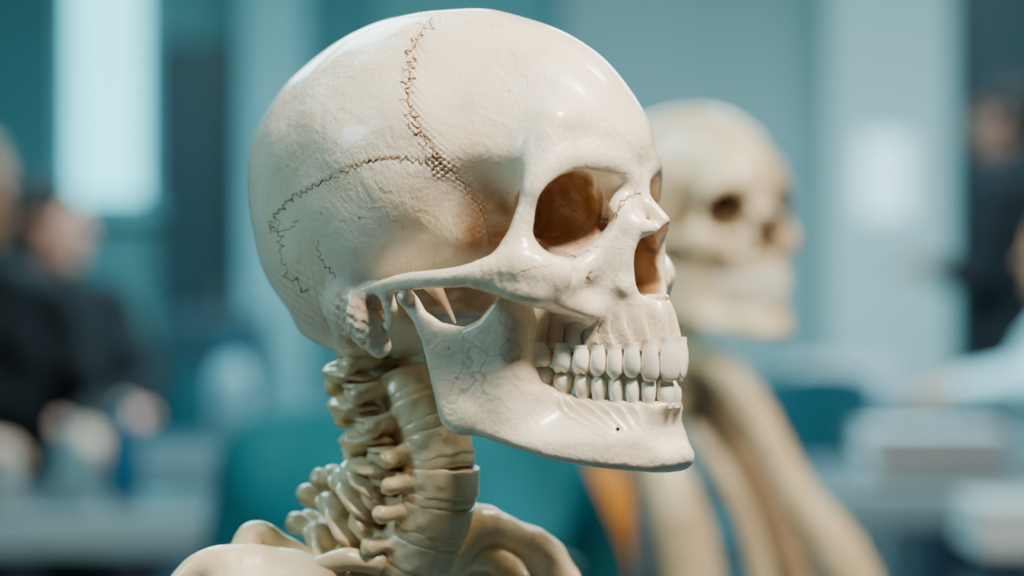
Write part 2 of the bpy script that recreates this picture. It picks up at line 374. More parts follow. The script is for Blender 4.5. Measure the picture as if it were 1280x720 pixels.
# rugged ear and mastoid surface, rougher rear underside
em=1-sstep(.5,1.,np.linalg.norm((va-L(452,400,150))/np.array([52,40,48]),axis=1))
er=.45*(1-sstep(.5,1.,np.linalg.norm((va-L(390,370,120))/np.array([90,110,60]),axis=1)))
v+=n*((em+er)*(np.sin(v[:,0]*.33+v[:,2]*.2)*np.sin(v[:,2]*.29-v[:,0]*.1+1)*2.0+np.sin(v[:,0]*.7)*np.sin(v[:,2]*.6)*.8))[:,None]
skull=px_obj('skull',v,f,BONE,root,stain_shade,1)
skull['label']='cream cranium with eye sockets, cheekbone and brown sutures'
st2=np.maximum.reduce([stain_shade,.95*(dd<13)*sstep(-26,-6,tt),fstain_shade(L(618,288,125),(60,60,90),.8,.3),fstain_shade(L(690,400,80),(60,60,45),.85,.3),fstain_shade(L(748,374,100),(46,46,36),.6,.2),.9*((np.abs(v[:,1])<42)&(v[:,2]<zs[0]+6)&(v[:,2]>zs[-1]-8)&(v[:,0]>140))])  # second skull: shade of sockets, temple and nose painted wider and stronger
skull_mesh2=skull.data.copy(); skull_mesh2.attributes['stain_shade'].data.foreach_set('value',st2.astype(np.float32))
bvh=BVHTree.FromPolygons(v.tolist(),f.tolist())
def tube_mesh(paths,n=5):
    V=[];Fc=[]
    for pth in paths:
        if len(pth)<2: continue
        P=np.array([p[:3] for p in pth]); R=[p[3] for p in pth]; base=len(V)
        for i in range(len(P)):
            t=P[min(i+1,len(P)-1)]-P[max(i-1,0)]; t/=np.linalg.norm(t)+1e-9
            a=np.cross(t,[0.31,0.2,.93]); 
            if np.linalg.norm(a)<.1: a=np.cross(t,[1,0,0])
            a/=np.linalg.norm(a); b=np.cross(t,a)
            for k in range(n): V.append(P[i]+R[i]*(math.cos(2*math.pi*k/n)*a+math.sin(2*math.pi*k/n)*b))
        for i in range(len(P)-1):
            for k in range(n): Fc.append((base+i*n+k,base+i*n+(k+1)%n,base+(i+1)*n+(k+1)%n,base+(i+1)*n+k))
    return np.array(V),np.array(Fc)
def lay(traces,side):
    paths=[]
    for (line,amp,wl_,rad_,loop,seed) in traces:
        rr=random.Random(seed); P=np.array(line,float); seg=np.hypot(*np.diff(P,axis=0).T); cu=np.concatenate([[0],np.cumsum(seg)])
        n=int(cu[-1]/1.1); cur=[]; runs=[]
        ph=rr.random()*6; am=1; w=1; r_=rad_; dr=0; side_=0
        for i in range(n+1):
            s0=cu[-1]*i/n; p=np.array([np.interp(s0,cu,P[:,0]),np.interp(s0,cu,P[:,1])])
            s1=min(s0+3,cu[-1]); q=np.array([np.interp(s1,cu,P[:,0]),np.interp(s1,cu,P[:,1])]); s2=max(s0-3,0); q0=np.array([np.interp(s2,cu,P[:,0]),np.interp(s2,cu,P[:,1])])
            t=q-q0; t/=np.linalg.norm(t)+1e-9; nn_=np.array([-t[1],t[0]])
            ph+=2*math.pi*1.1/(wl_*w)
            if rr.random()<.14: am=rr.uniform(.15,1.4); w=rr.uniform(.55,1.9); dr=rr.uniform(-.5,.5)*amp
            side_+=.1*(dr-side_)
            off=side_+amp*am*(math.sin(ph)+.35*math.sin(2.7*ph+seed)); al=loop*math.sin(2*ph+1)
            h=snap(*(p+nn_*off+t*al))
            r_=.7*r_+.3*rad_*rr.uniform(.3,1.7)
            if h is None: continue
            if cur and np.linalg.norm(h[0]-np.array(cur[-1][:3]))>30: runs.append(cur); cur=[]
            cur.append((*(h[0]-h[1]*r_*.3),r_))
        runs.append(cur); cur=max(runs,key=len)
        if len(cur)>1: paths.append(cur)
    if side<0: paths=[[(p[0],-p[1],p[2],p[3]) for p in q] for q in paths]
    return tube_mesh(paths)
def lay_obj(name,tr,m,parent):
    for side in (1,-1):
        V,Fc=lay(tr,side)
        if len(V)==0: continue
        w=V*S; w[:,2]+=H
        link(name,mesh_np(name,w,Fc),m,parent)
lay_obj('coronal_suture',[(cor,6,11,1.05,2.2,1),(cor2,7,23,.6,3,2)],SUT,skull)
lay_obj('squamosal_suture',[(squ,3.6,11,.95,1.2,5)],SUT,skull)
for tr in [
 ([(552,212),(566,214),(578,228),(590,245),(603,262),(611,285),(612,308)],2,13,1.0,1,7),
 ([(345,270),(350,300),(352,330),(366,352),(385,362)],4,16,.8,1,8),
 ([(395,300),(400,325),(420,345)],3,12,.6,1,9),
 ([(335,285),(345,290),(362,285),(372,275)],3,9,.7,1,10),
 ([(800,240),(788,246),(776,252),(770,272)],2,8,1.1,1,11),([(788,242),(780,255),(768,268)],2,7,.9,1,12),
 ([(648,340),(668,334),(690,332)],1.5,9,.6,1,13),([(761,268),(752,286),(740,298),(720,306)],2,9,.8,.5,14),
 ([(700,312),(720,320),(738,314)],2,9,.8,.5,15),([(738,338),(734,346),(740,350)],1.5,5,1.2,.5,16),
 ([(672,252),(690,262),(706,258),(722,266)],3,11,.8,.5,20),([(700,290),(712,282),(730,286)],3,9,.7,.5,21),
 ([(420,90),(428,120),(420,150)],5,22,.3,1,17),([(640,60),(648,90),(662,110)],4,26,.3,1,18),([(450,250),(480,262),(505,285)],4,24,.3,1,19)]: lay_obj('hairline_crack',[tr],SUTL,skull)
# ================================================================== MANDIBLE
g=Grid((-40,-190,-330),(320,0,-10),1.9,pad=18)
plan=[(498,166),(520,160),(560,150),(600,138),(640,122),(680,105),(720,87),(760,68),(790,50),(813,32),(827,16),(831,0)]
pl=[L(a,500,l) for a,l in plan]; pc=np.array([(p[0],-p[1]) for p in pl])
def lat(px): return np.interp(px,[a for a,_ in plan],[l for _,l in plan])
poly=[(500,366),(512,362),(522,370),(532,388),(552,402),(580,408),(602,398),(618,378),(630,362),(642,360),(655,372),(660,400),(658,430),(658,456),(664,478),(684,492),(720,498),(760,501),(800,502),(835,501),(852,500),(848,508),(841,520),(837,532),(840,546),(851,557),(859,569),(857,581),(845,589),(822,590),(790,588),(740,583),(690,574),(640,558),(604,547),(576,542),(558,528),(545,503),(536,465),(528,430),(516,402),(503,384)]
PG=[L(a,b,lat(a)) for a,b in poly]; PG=np.array([(p[0],p[2]) for p in PG])
def poly_sd(PG,x,z):
    d=np.full(np.broadcast(x,z).shape,1e9); s=np.ones(d.shape)
    n=len(PG)
    for i in range(n):
        a=PG[i];b=PG[i-1]; e=b-a; wx=x-a[0];wz=z-a[1]; t=np.clip((wx*e[0]+wz*e[1])/(e@e),0,1)
        d=np.minimum(d,(wx-e[0]*t)**2+(wz-e[1]*t)**2)
        c1=z>=a[1];c2=z<b[1];c3=e[0]*wz>e[1]*wx
        fl=(c1&c2&c3)|(~c1&~c2&~c3); s=np.where(fl,-s,s)
    return s*np.sqrt(d)
xx=g.ax[0][:,None]; zz=g.ax[2][None,:]
psd=poly_sd(PG,xx,zz)[:,None,:]
X2=g.ax[0][:,None]; Y2=np.abs(g.ax[1])[None,:]
best=np.full((len(g.ax[0]),len(g.ax[1])),1e9)
for a,b in zip(pc[:-1],pc[1:]):
    e=b-a; t=np.clip(((X2-a[0])*e[0]+(Y2-a[1])*e[1])/(e@e),0,1); best=np.minimum(best,np.hypot(X2-a[0]-e[0]*t,Y2-a[1]-e[1]*t))
lcur=np.interp(X2,pc[:,0],pc[:,1]); sgn=np.where((Y2>lcur)|(X2>pc[-1,0]),1.,-1.); sbest=best*sgn
dX=(X2-arch_x(Y2))/np.sqrt(1+(DR*2.6/84*(Y2/84)**1.6)**2)
ti2=np.interp(Y2,lb,np.arange(9))
dArch=dX+13
zt=L(760,500,68)[2]; zb=L(760,556,68)[2]
z3=g.ax[2][None,None,:]; x3=g.ax[0][:,None,None]
wgt=sstep(zb,zt,z3)*sstep(XR-5,XR+60,x3)
dp=sbest[:,:,None]*(1-wgt)+dArch[:,:,None]*wgt
th=8.5+6.5*sstep(60,150,x3)+1.5*sstep(zb+20,zb-20,z3)
zmid=L(760,530,68)[2]; th=th-3.0*np.exp(-((z3-zmid)/18)**2)*sstep(110,170,x3)
th=th+wgt*2.6*np.cos(2*np.pi*(ti2[:,:,None]-.5))*sstep(zt-60,zt-5,z3)
g.F[:]=smax(np.abs(dp)-th,psd,14)
g.chain(Lc([(505,372,172,9),(510,370,150,8)]),k=6)
g.ell(L(843,571,0),(15,24,13),k=14); g.ell(L(826,574,26),(12,12,9),k=12)
g.ell(L(572,520,146),(22,9,16),k=16)
g.cone(L(772,537,110),L(772,537,50),3,2.4,k=2,cut=True)
g.ell(L(838,528,46),(20,20,14),k=20,cut=True)
g.ell(L(866,530,0),(27,56,17),k=16,cut=True)
g.ell(L(600,470,172),(40,14,34),k=20,cut=True)
g.mirror_y(); v,f=g.nets(); print('MAND',len(v),time.time()-T0)
stm=np.maximum.reduce([fstain_shade(L(705,482,80),(70,30,16),.28),fstain_shade(L(770,505,60),(90,60,12),.2),fstain_shade(L(570,420,140),(120,60,30),.1),fstain_shade(L(842,528,20),(30,60,16),.16)])
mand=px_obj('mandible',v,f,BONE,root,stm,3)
mand['label']='cream lower jaw bone with square ramus and rounded chin'
# ================================================================== TEETH
def tooth(up,i,side,parent):
    l0,l1=lb[i],lb[i+1]; lc=(l0+l1)/2
    xa,xb=arch_x(l0),arch_x(l1); w=math.hypot(xa-xb,l1-l0)*(([.90,1.0,1.03][i] if i<3 else 1.03) if up else ([.76,.84,.90,.96][i] if i<4 else 1.0))
    rr=random.Random(i*7+up); w*=rr.uniform(.98,1.03)
    xc=float(arch_x(lc)); tx=(xb-xa); tl=(l1-l0); n=math.hypot(tx,tl); tx/=n; tl/=n
    nx,nl=tl,-tx
    tw=rr.uniform(-.09,.09)+(.10 if i==0 else 0); nx,nl,tx,tl=nx+tw*tx,nl+tw*tl,tx-tw*nx,tl-tw*nl
    th=[16,17,20,22,23,27,27,25][i]*.5
    pxc=PJ(xc,lc)
    gu=np.interp(pxc,[670,694,714,737,758,780,805,846],[434,436,440,440,441,440,437,434]); tu=np.interp(pxc,[670,694,714,737,758,780,805,846],[459,464,468,472,472,473,476,480])
    gl=np.interp(pxc,[670,694,714,740,766,788,846],[479,485,491,497,499,500,502]); tlw=np.interp(pxc,[670,694,714,740,766,788,846],[456,462,466,470,469,470,473])
    zg_,zt_=(L(pxc,gu,lc)[2],L(pxc,tu,lc)[2]) if up else (L(pxc,gl,lc)[2],L(pxc,tlw,lc)[2])
    zt_+=rr.uniform(-1.6,1.6)
    inset=th-((6.5 if i<3 else 5) if up else -1.0); bx0,bl0=xc-nx*inset,lc-nl*inset
    rows=18; seg=28; V=[]; front=i<3
    for r in range(rows+1):
        vv=r/rows; zf=-.3+1.3*vv; zz_=zg_+(zt_-zg_)*min(zf,1)
        cap=math.sqrt(max(0,1-(max(0,vv-.70)/.30)**2.4)); 
        wf=.74+.26*math.sin(min(1,max(0,(zf+.15)/.75))*math.pi/2)
        if i==2: wf*=1-.28*max(0,zf-.6)/.4
        belly=1+.24*math.sin(min(1,max(0,zf+.1))*math.pi)
        tf=(1-.45*max(0,zf)**1.5) if front else 1-.08*max(0,zf)
        tilt=(2.0 if up else 0.3)*zf
        for k in range(seg):
            a=2*math.pi*k/seg; ca,sa=math.cos(a),math.sin(a); e=2/2.05
            ux=math.copysign(abs(ca)**e,ca)*w/2*wf*(cap if not front else cap**.8); un=math.copysign(abs(sa)**e,sa)*th*tf*cap*belly+tilt
            cusp=0 if i<3 or vv<.85 else (zt_-zg_)*-.06*math.cos((4 if i>4 else 2)*a)
            V.append((bx0+tx*ux+nx*un, -(bl0+tl*ux+nl*un)*side, zz_+cusp))
    V.append((bx0+nx*1.5,-(bl0+nl*1.5)*side,zt_)); 
    Fq=[]
    for r in range(rows-1):
        for k in range(seg): Fq.append((r*seg+k,r*seg+(k+1)%seg,(r+1)*seg+(k+1)%seg,(r+1)*seg+k))
    top=len(V)-1
    for k in range(seg): Fq.append(((rows-1)*seg+k,(rows-1)*seg+(k+1)%seg,top))
    me=bpy.data.meshes.new('tooth'); me.from_pydata([(a*S,b*S,c*S+H) for a,b,c in V],[],Fq); me.update()
    bm=bmesh.new(); bm.from_mesh(me); bmesh.ops.delete(bm,geom=[q for q in bm.verts if not q.link_faces],context='VERTS'); bmesh.ops.recalc_face_normals(bm,faces=bm.faces); bm.to_mesh(me); bm.free()
    for p in me.polygons: p.use_smooth=True
    return link('tooth',me,TOOTH,parent)
for side in (1,-1):
    for i in range(8):
        tooth(True,i,side,skull); tooth(False,i,side,mand)
# ================================================================== SPINE
def rotp(p):
    c,s=math.cos(p),math.sin(p); return np.array([[c,0,s],[0,1,0],[-s,0,c]])
spine=[(496,444),(508,480),(525,518),(545,560),(550,602),(541,642),(525,684),(504,727),(480,772),(455,818),(430,864)]
par=[(36,92,50,17),(38,100,56,17),(43,112,62,18),(47,134,70,19),(50,158,82,19),(51,172,90,20),(52,180,94,20),(52,178,90,20),(50,175,80,20),(48,170,78,20),(48,170,78,20)]
cent=[L(a,b,0) for a,b in spine]
for i,(pp,cc) in enumerate(zip(par,cent)):
    R0,SP,PB,HH=pp
    up=(cent[max(i-1,0)]-cent[min(i+1,len(cent)-1)]); pitch=math.atan2(up[0],up[2])*(.85)
    g=Grid((-235,-100,-62),(70,100,50),1.7,pad=8); rr=random.Random(i+11); j=lambda a:rr.uniform(-a,a)
    sl,x3,y3,z3=g.sub((-80,-90,-50),(70,90,50))
    rad_=np.sqrt(x3**2+(y3/1.10)**2)+0*z3
    d=smax(rad_-(R0-2+.8*np.abs(z3/HH)**3),np.abs(z3)-HH,6); 
    if i==0: d=d+200
    g.put(sl,d.astype(np.float32),1,False)
    if i==0:
        g.chain([(20,-25,0,9),(30,0,2,10),(20,25,0,9)],k=8); g.cone((8,0,-20),(8,0,20),10,8)
    g.ell((-PB*.8,0,0),(PB*.6,34,HH*.8),k=4)
    for sd in (-1,1):
        y=-sd
        g.ell((-PB*.62,y*46,3),(27,23,HH*.78),k=2,R=rotp(math.radians(24)))
        g.ell((-PB*.88,y*52,-10),(36,28,8),k=1.5,R=rotp(math.radians(26+j(4))))
        g.ell((-PB*.60,y*54,12),(22,20,6),k=1.5,R=rotp(math.radians(24+j(4))))
        g.ell((-PB*1.20,y*(40+j(2)),0),(30,23,HH*.74),k=2,R=rotp(math.radians(22+j(6))))
        g.ell((-PB*1.34,y*(34+j(2)),-8),(26,20,7),k=1.5,R=rotp(math.radians(16+j(6))))
        g.chain([(-12,y*(R0-4),0,12),(-PB*.5,y*46,0,13)],k=4)
        g.chain([(-14,y*38,2,11),(-18,y*58,0,10),(-25,y*(73+j(2)),-4,12)],k=2.5)
        tip=SP+j(4); dz=-6-4*(i>4)
        g.chain([(-PB*1.2,y*24,-3,14),(-PB*1.45,y*14,-5,13),(-tip*.88,y*11,dz-2,12.5),(-tip,y*(15+j(2)),dz-3,15)],k=3)
    v,f=g.nets(); v=smooth_np(v,f,1)
    n1=np.sin(v[:,0]*.13+i)*np.sin(v[:,1]*.17+2*i)*np.sin(v[:,2]*.21+i)*1.8; v[:,2]+=n1; v[:,1]+=n1
    stv=.55*sstep(.62,.98,np.abs(v[:,2])/HH)*sstep(-10,-35,v[:,0])+.25*sstep(-PB*.2,-PB*.45,v[:,0])*(1-sstep(-PB*.45,-PB*.7,v[:,0]))  # dark gaps between the plates painted in brown as shade
    v=v@rotp(pitch).T+cc
    px_obj('vertebra',v,f,BONE2,root,np.clip(stv,0,.7),0)
    if 0<i<len(par)-1:
        m=(cc+cent[i+1])/2; g=Grid((-68,-70,-22),(68,70,22),2.5)
        sl,x3,y3,z3=g.sub((-68,-70,-22),(68,70,22)); g.put(sl,smax(np.sqrt(x3**2+(y3/1.10)**2)+0*z3-(R0-1),np.abs(z3)-12,9).astype(np.float32),0,False); v,f=g.nets(); v=v@rotp(pitch).T+m
        px_obj('spinal_disc',v,f,BONE2,root,np.full(len(v),.04),1)
print('SPINE',time.time()-T0)
# ================================================================== SHOULDER BONES
def bone_part(name,chains,parent,m=BONE2,h=2.6,k=12,cuts=(),ells=(),stain_shade=0.):
    P=np.array([p for ch in chains for p in ch]+[(*c,max(r)) for c,r in ells]); mx=P[:,3].max()+14
    g=Grid(P[:,:3].min(0)-mx,P[:,:3].max(0)+mx,h,pad=16)
    for ch in chains: g.chain(ch,k=k)
    for c,r in ells: g.ell(c,r,k=k)
    for ch in cuts: g.chain(ch,k=6,cut=True)
    v,f=g.nets(); v=smooth_np(v,f,1)
    v+= (np.sin(v[:,[1]]*.09)*np.sin(v[:,[0]]*.08+1)*np.sin(v[:,[2]]*.1))*2
    return px_obj(name,v,f,m,parent,np.full(len(v),stain_shade),1)
bone_part('clavicle',[Lc([(306,740,140,24),(306,700,134,23),(314,670,122,18),(330,668,110,16),(362,698,80,24),(410,722,45,30),(460,740,10,30)])],root)
bone_part('scapula',[Lc([(215,748,220,16),(240,716,205,18),(266,704,190,20),(300,706,165,26),(345,712,125,30),(400,728,95,34)]),Lc([(300,750,170,46),(370,760,135,46)])],root,k=26)
bone_part('rib',[Lc([(470,705,60,14),(430,700,90,14),(390,715,110,14),(360,745,125,14),(380,790,140,13)])],root)
bone_part('clavicle',[Lc([(520,735,-10,22),(560,690,-60,28),(594,660,-100,32),(630,668,-130,24),(664,682,-160,26),(694,712,-185,26),(712,750,-200,26)])],root)
bone_part('scapula',[Lc([(560,712,-110,28),(600,710,-140,34),(640,738,-165,34)]),Lc([(640,672,-185,22),(668,700,-200,28),(680,745,-205,34)])],root,k=16)
bone_part('rib',[Lc([(540,720,-40,18),(580,700,-90,18),(620,700,-110,18),(650,730,-100,18),(640,780,-80,16)])],root)
# ------------------------------------------------------------------ hard surface helpers (world metres)
STEEL=mat('brushed_steel',(.35,.38,.4),.35,.8,bump=.05); DSTEEL=mat('dark_steel',(.05,.05,.055),.5,.3,bump=.05)
def box(name,lo,hi,m,parent=None,bev=.004,seg=2):
    bm=bmesh.new(); bmesh.ops.create_cube(bm,size=1)
    for v in bm.verts: v.co=Vector([lo[i]+(v.co[i]+.5)*(hi[i]-lo[i]) for i in range(3)])
    if bev: bmesh.ops.bevel(bm,geom=list(bm.edges),offset=bev,segments=seg,affect='EDGES',profile=.5)
    me=bpy.data.meshes.new(name); bm.to_mesh(me); bm.free()
    return link(name,me,m,parent)
def lathe(name,prof,m,parent=None,loc=(0,0,0),n=28):
    V=[];Fc=[]
    for r,z in prof:
        for k in range(n): a=2*math.pi*k/n; V.append((loc[0]+r*math.cos(a),loc[1]+r*math.sin(a),loc[2]+z))
    for i in range(len(prof)-1):
        for k in range(n): Fc.append((i*n+k,i*n+(k+1)%n,(i+1)*n+(k+1)%n,(i+1)*n+k))
    Fc.append(tuple(range(n-1,-1,-1))); Fc.append(tuple(range((len(prof)-1)*n,len(prof)*n)))
    me=bpy.data.meshes.new(name); me.from_pydata(V,[],Fc); me.update()
    for p in me.polygons: p.use_smooth=len(p.vertices)==4
    return link(name,me,m,parent)
pb=cent[-1]*S
def stand(parent,x,y,ztop,z0=0):
    return lathe('stand',[(.17,z0),(.17,z0+.02),(.03,z0+.045),(.013,z0+.07),(.013,ztop)],DSTEEL,parent,(x,y,0))
stand(root,pb[0],0,H+pb[2]+.01)
# ================================================================== SECOND SKELETON
D2=2.16; k2=D2/D; Y2_=D2-CAMD; YAW2=math.radians(54)
root2=empty('anatomical_skeleton',((876-640)*k2,Y2_,0),-YAW2)
tag(root2,'smaller blurred cream skeleton standing behind the large skull at right','skeleton')
dz2=CAMH+(360-280)*k2-H
def cp(o,parent,dz=0):
    c=o.copy(); COL.objects.link(c); c.parent=parent; c.location.z+=dz
    if o is skull: c.data=skull_mesh2
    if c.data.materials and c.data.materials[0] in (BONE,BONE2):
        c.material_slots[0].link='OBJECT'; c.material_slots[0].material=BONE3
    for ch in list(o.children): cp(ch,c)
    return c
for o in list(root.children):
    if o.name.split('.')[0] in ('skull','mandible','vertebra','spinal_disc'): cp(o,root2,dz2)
stand(root2,pb[0],0,H+dz2+pb[2]+.01)
R2=Matrix.Rotation(YAW2,3,'Z')
def q2(px,py,dY,r):
    w=W(px,py,Y2_+dY)-Vector((root2.location.x,root2.location.y,0)); w=R2@w
    return (w.x/S,w.y/S,(w.z-H)/S,r*k2/S*1.0)
def bp2(name,chs,k=14,st_=0.): return bone_part(name,[[q2(*p) for p in ch] for ch in chs],root2,m=BONE3,h=5,k=k,stain_shade=st_)
bp2('humerus',[[(885,445,-.02,20),(922,480,-.04,22),(960,545,-.05,20),(1000,620,-.06,22),(1050,690,-.06,30),(1090,770,-.06,30)]],st_=.08)
bp2('clavicle',[[(820,510,.05,14),(850,460,.0,17),(875,438,-.02,18),(900,455,-.02,16)]],st_=.12)
bp2('scapula',[[(862,480,.06,24),(905,540,.08,26),(960,640,.10,26),(1000,740,.1,26)],[(862,480,.06,24),(890,560,.08,22)]],k=30,st_=.8)  # painted heavily brown to look like the dark gap between the limb bones
bp2('ulna',[[(815,560,-.08,22),(840,620,-.1,32),(860,690,-.1,36),(875,780,-.1,36)]],st_=.3)
bp2('radius_bone',[[(870,540,.02,12),(915,610,.0,14),(945,690,.0,15),(965,780,.0,15)]],st_=.25)
print('SKEL2',time.time()-T0)
# ================================================================== ROOM
M_wall=mat('wall_paint',(.09,.26,.28),.8,col2=(.15,.34,.35),nscale=.8)
M_wall2=mat('wall_teal_side',(.05,.18,.20),.8,col2=(.07,.21,.23),nscale=.8)
M_pale=mat('pale_pillar',(.22,.50,.54),.6,col2=(.26,.54,.58),nscale=1)
M_pale2=mat('grey_pillar',(.42,.60,.60),.6,col2=(.47,.64,.64),nscale=1)
M_dark=mat('dark_panel',(.012,.05,.065),.4,col2=(.018,.06,.08),nscale=2)
M_floor=mat('floor_tile',(.06,.10,.12),.45,col2=(.08,.13,.15),nscale=3)
M_ceil=mat('ceiling_paint',(.5,.58,.58),.9,col2=(.45,.54,.54),nscale=1)
M_win=mat('window_daylight',(.2,.8,.9),.3,emit=(.12,.78,.88),es=3.4)
M_win2=mat('frosted_glass',(.6,.85,.88),.3,emit=(.5,.88,.92),es=1.5)
def st(o): o['kind']='structure'; return o
YB=9.0
st(box('floor',(-5,-3,-.1),(5,YB+.2,0),M_floor,bev=0))
st(box('ceiling',(-5,-1.4,3.2),(5,YB+.2,3.3),M_ceil,bev=0))
st(box('wall_back',(-5,YB,0),(5,YB+.2,3.2),M_wall,bev=0))
st(box('wall_left',(-5.1,-3,0),(-5,YB+.2,3.2),M_wall,bev=0))
st(box('wall_right',(5,-3,0),(5.1,YB+.2,3.2),M_wall,bev=0))
def pxr(x0,x1,Y): return W(x0,0,Y).x,W(x1,0,Y).x
a,b=pxr(92,178,YB-.03)
w1=st(empty('window_1',((a+b)/2,YB-.03,1.5))); 
box('window_pane',(-(b-a)/2,0,0),((b-a)/2,.02,1.3),M_win,w1,.002)
for xx0 in (-(b-a)/2-.05,(b-a)/2): box('window_frame',(xx0,-.03,-.05),(xx0+.05,.03,1.35),M_pale,w1)
box('window_sill',(-(b-a)/2-.08,-.08,-.08),((b-a)/2+.08,.03,-.04),M_pale,w1)
a,b=pxr(-60,74,YB-.06); st(box('trim_4',(a,YB-.06,0),(b,YB,3.2),M_wall2,bev=.01))
a,b=pxr(196,296,YB-.05); d1=st(empty('door_1',((a+b)/2,YB-.05,0)))
box('door_panel',(-(b-a)/2,0,0),((b-a)/2,.05,2.15),M_dark,d1); box('door_handle',((b-a)/2-.06,-.05,1.0),((b-a)/2-.03,0,1.14),STEEL,d1)
a,b=pxr(302,382,YB-.25); st(box('trim_1',(a,YB-.25,0),(b,YB,3.2),M_pale,bev=.01))
a,b=pxr(384,470,YB-.06); st(box('trim_5',(a,YB-.06,0),(b,YB,3.2),M_wall2,bev=.01))
a,b=pxr(1036,1190,YB-.4); st(box('trim_2',(a,YB-.4,0),(b,YB,3.2),M_pale2,bev=.01))
a,b=pxr(1078,1138,YB-.44); w2=st(box('sconce_1',(a,YB-.44,1.40),(b,YB-.4,1.72),M_win2,bev=.01))  # small glowing panel for the light sconce on the pillar
a,b=pxr(1196,1330,YB-.05); d2=st(empty('door_2',((a+b)/2,YB-.05,0)))
box('door_panel',(-(b-a)/2,0,0),((b-a)/2,.05,2.6),M_dark,d2); box('door_handle',(-(b-a)/2+.04,-.05,1.0),(-(b-a)/2+.07,0,1.14),STEEL,d2)
a,b=pxr(700,1036,YB-.1); st(box('trim_3',(a,YB-.1,0),(b,YB,3.2),mat('grey_panel',(.23,.36,.36),.7,col2=(.27,.41,.41),nscale=1),bev=.01))
# ================================================================== FURNITURE
M_top=mat('table_top_dark',(.025,.04,.05),.35,col2=(.035,.055,.065),nscale=6)
M_edge=mat('table_edge_pale',(.40,.62,.70),.4,col2=(.36,.58,.66),nscale=4)
M_paper=mat('paper_white',(.75,.82,.84),.8,col2=(.70,.78,.80),nscale=10)
M_cab=mat('cabinet_slate',(.05,.10,.13),.5,col2=(.06,.12,.15),nscale=3)
def cabinet(x0,x1,Y,h,label,nd=2):
    r=empty('cabinet',((x0+x1)/2,Y,0)); w=(x1-x0)/2; tag(r,label,'cabinet')
    box('cabinet_body',(-w,-.2,0),(w,.2,h),M_cab,r)
    for i in range(nd):
        a=-w+2*w*i/nd+.01; b=-w+2*w*(i+1)/nd-.01
        d=box('door',(a,-.222,.06),(b,-.202,h-.03),M_dark,r); box('handle',(b-.05,-.24,h*.6),(b-.035,-.222,h*.6+.12),STEEL,d)
a,b=pxr(212,330,8.4); cabinet(a,b,8.4,1.02,'low slate cabinet against the back wall behind the left tables')
def table(x0,x1,y0,y1,label,z=.74,em=M_edge):
    r=empty('table',((x0+x1)/2,(y0+y1)/2,0)); hx=(x1-x0)/2; hy=(y1-y0)/2
    tag(r,label,'table','dark tables with pale edges')
    box('tabletop',(-hx,-hy,z-.035),(hx,hy,z),M_top,r)
    box('edge_band',(-hx,-hy-.012,z-.06),(hx,-hy-.001,z+.002),em,r)
    for sx in (-1,1):
        for sy in (-1,1): box('leg',(sx*(hx-.06)-.02,sy*(hy-.06)-.02,0),(sx*(hx-.06)+.02,sy*(hy-.06)+.02,z-.035),STEEL,r)
    return r
def stack(px,Y,w,d,h,label,z=.742,rz=0,m=M_paper):
    p=W(px,360,Y); r=empty('paper_stack',(p.x,Y,z),rz); tag(r,label,'paper','stacks of white paper')
    n=4
    for i in range(n):
        box('sheet_bundle',(-w/2+.004*math.sin(i*2.1),-d/2,h*i/n),(w/2+.004*math.sin(i*2.1),d/2,h*(i+1)/n-.001),m,r,.002)
    return r
table(-2.4,-.43,2.95,3.62,'dark table with thick pale edge at left, nearest the camera')
table(-1.9,-.55,4.5,5.1,'dark table with short pale edge farther back at left')
table(.55,2.4,3.42,4.3,'dark table at right with a pale front edge, carrying the wide paper stack')
table(.9,2.6,4.95,5.6,'dark table in the middle of the right side, without paper on it')
table(.75,2.6,7.9,8.5,'farthest dark table at right under a paper stack')
table(.78,1.9,2.2,2.75,'near dark table at lower right corner of the room')
stack(1165,3.75,.27,.2,.10,'wide stack of white paper on the right table')
stack(1050,8.15,.36,.24,.10,'distant stack of white paper on the farthest table')
stack(1262,2.45,.12,.2,.07,'small paper stack on the near corner table')
def chair(x,y,rz,label,m,group='chairs in the room'):
    r=empty('chair',(x,y,0),rz); tag(r,label,'chair',group)
    box('seat',(-.21,-.22,.36),(.22,.22,.385),m,r,.012,3)
    V=[];Fc=[];n=10
    for i in range(n+1):
        t=-1+2*i/n
        for zz_ in (.52,.88):
            bw=.2-.02*(zz_>.8)
            for off in (0,.025): V.append((-.29+.05*t*t-off-(.05 if zz_>.8 else 0),t*bw,zz_-(.03*t*t if zz_>.8 else 0)))
    for i in range(n):
        a=i*4;b=a+4
        Fc+=[(a,a+2,b+2,b),(a+1,b+1,b+3,a+3),(a+2,a+3,b+3,b+2),(a,b,b+1,a+1)]
    Fc+=[(0,1,3,2),(n*4,n*4+2,n*4+3,n*4+1)]
    me=bpy.data.meshes.new('backrest'); me.from_pydata(V,[],Fc); me.update(); link('backrest',me,m,r)
    for sy in (-1,1):
        box('back_post',(-.30,sy*.15-.012,.36),(-.275,sy*.15+.012,.62),STEEL,r,.003)
        box('seat_rail',(-.30,sy*.15-.012,.355),(-.19,sy*.15+.012,.38),STEEL,r,.003)
        for sx in (-1,1): box('leg',(sx*.18-.012,sy*.18-.012,0),(sx*.18+.012,sy*.18+.012,.36),STEEL,r,.003)
    return r
M_ch=mat('chair_teal',(.015,.10,.13),.5,col2=(.02,.12,.15)); M_chb=mat('chair_dark',(.03,.04,.05),.5,col2=(.04,.05,.06))
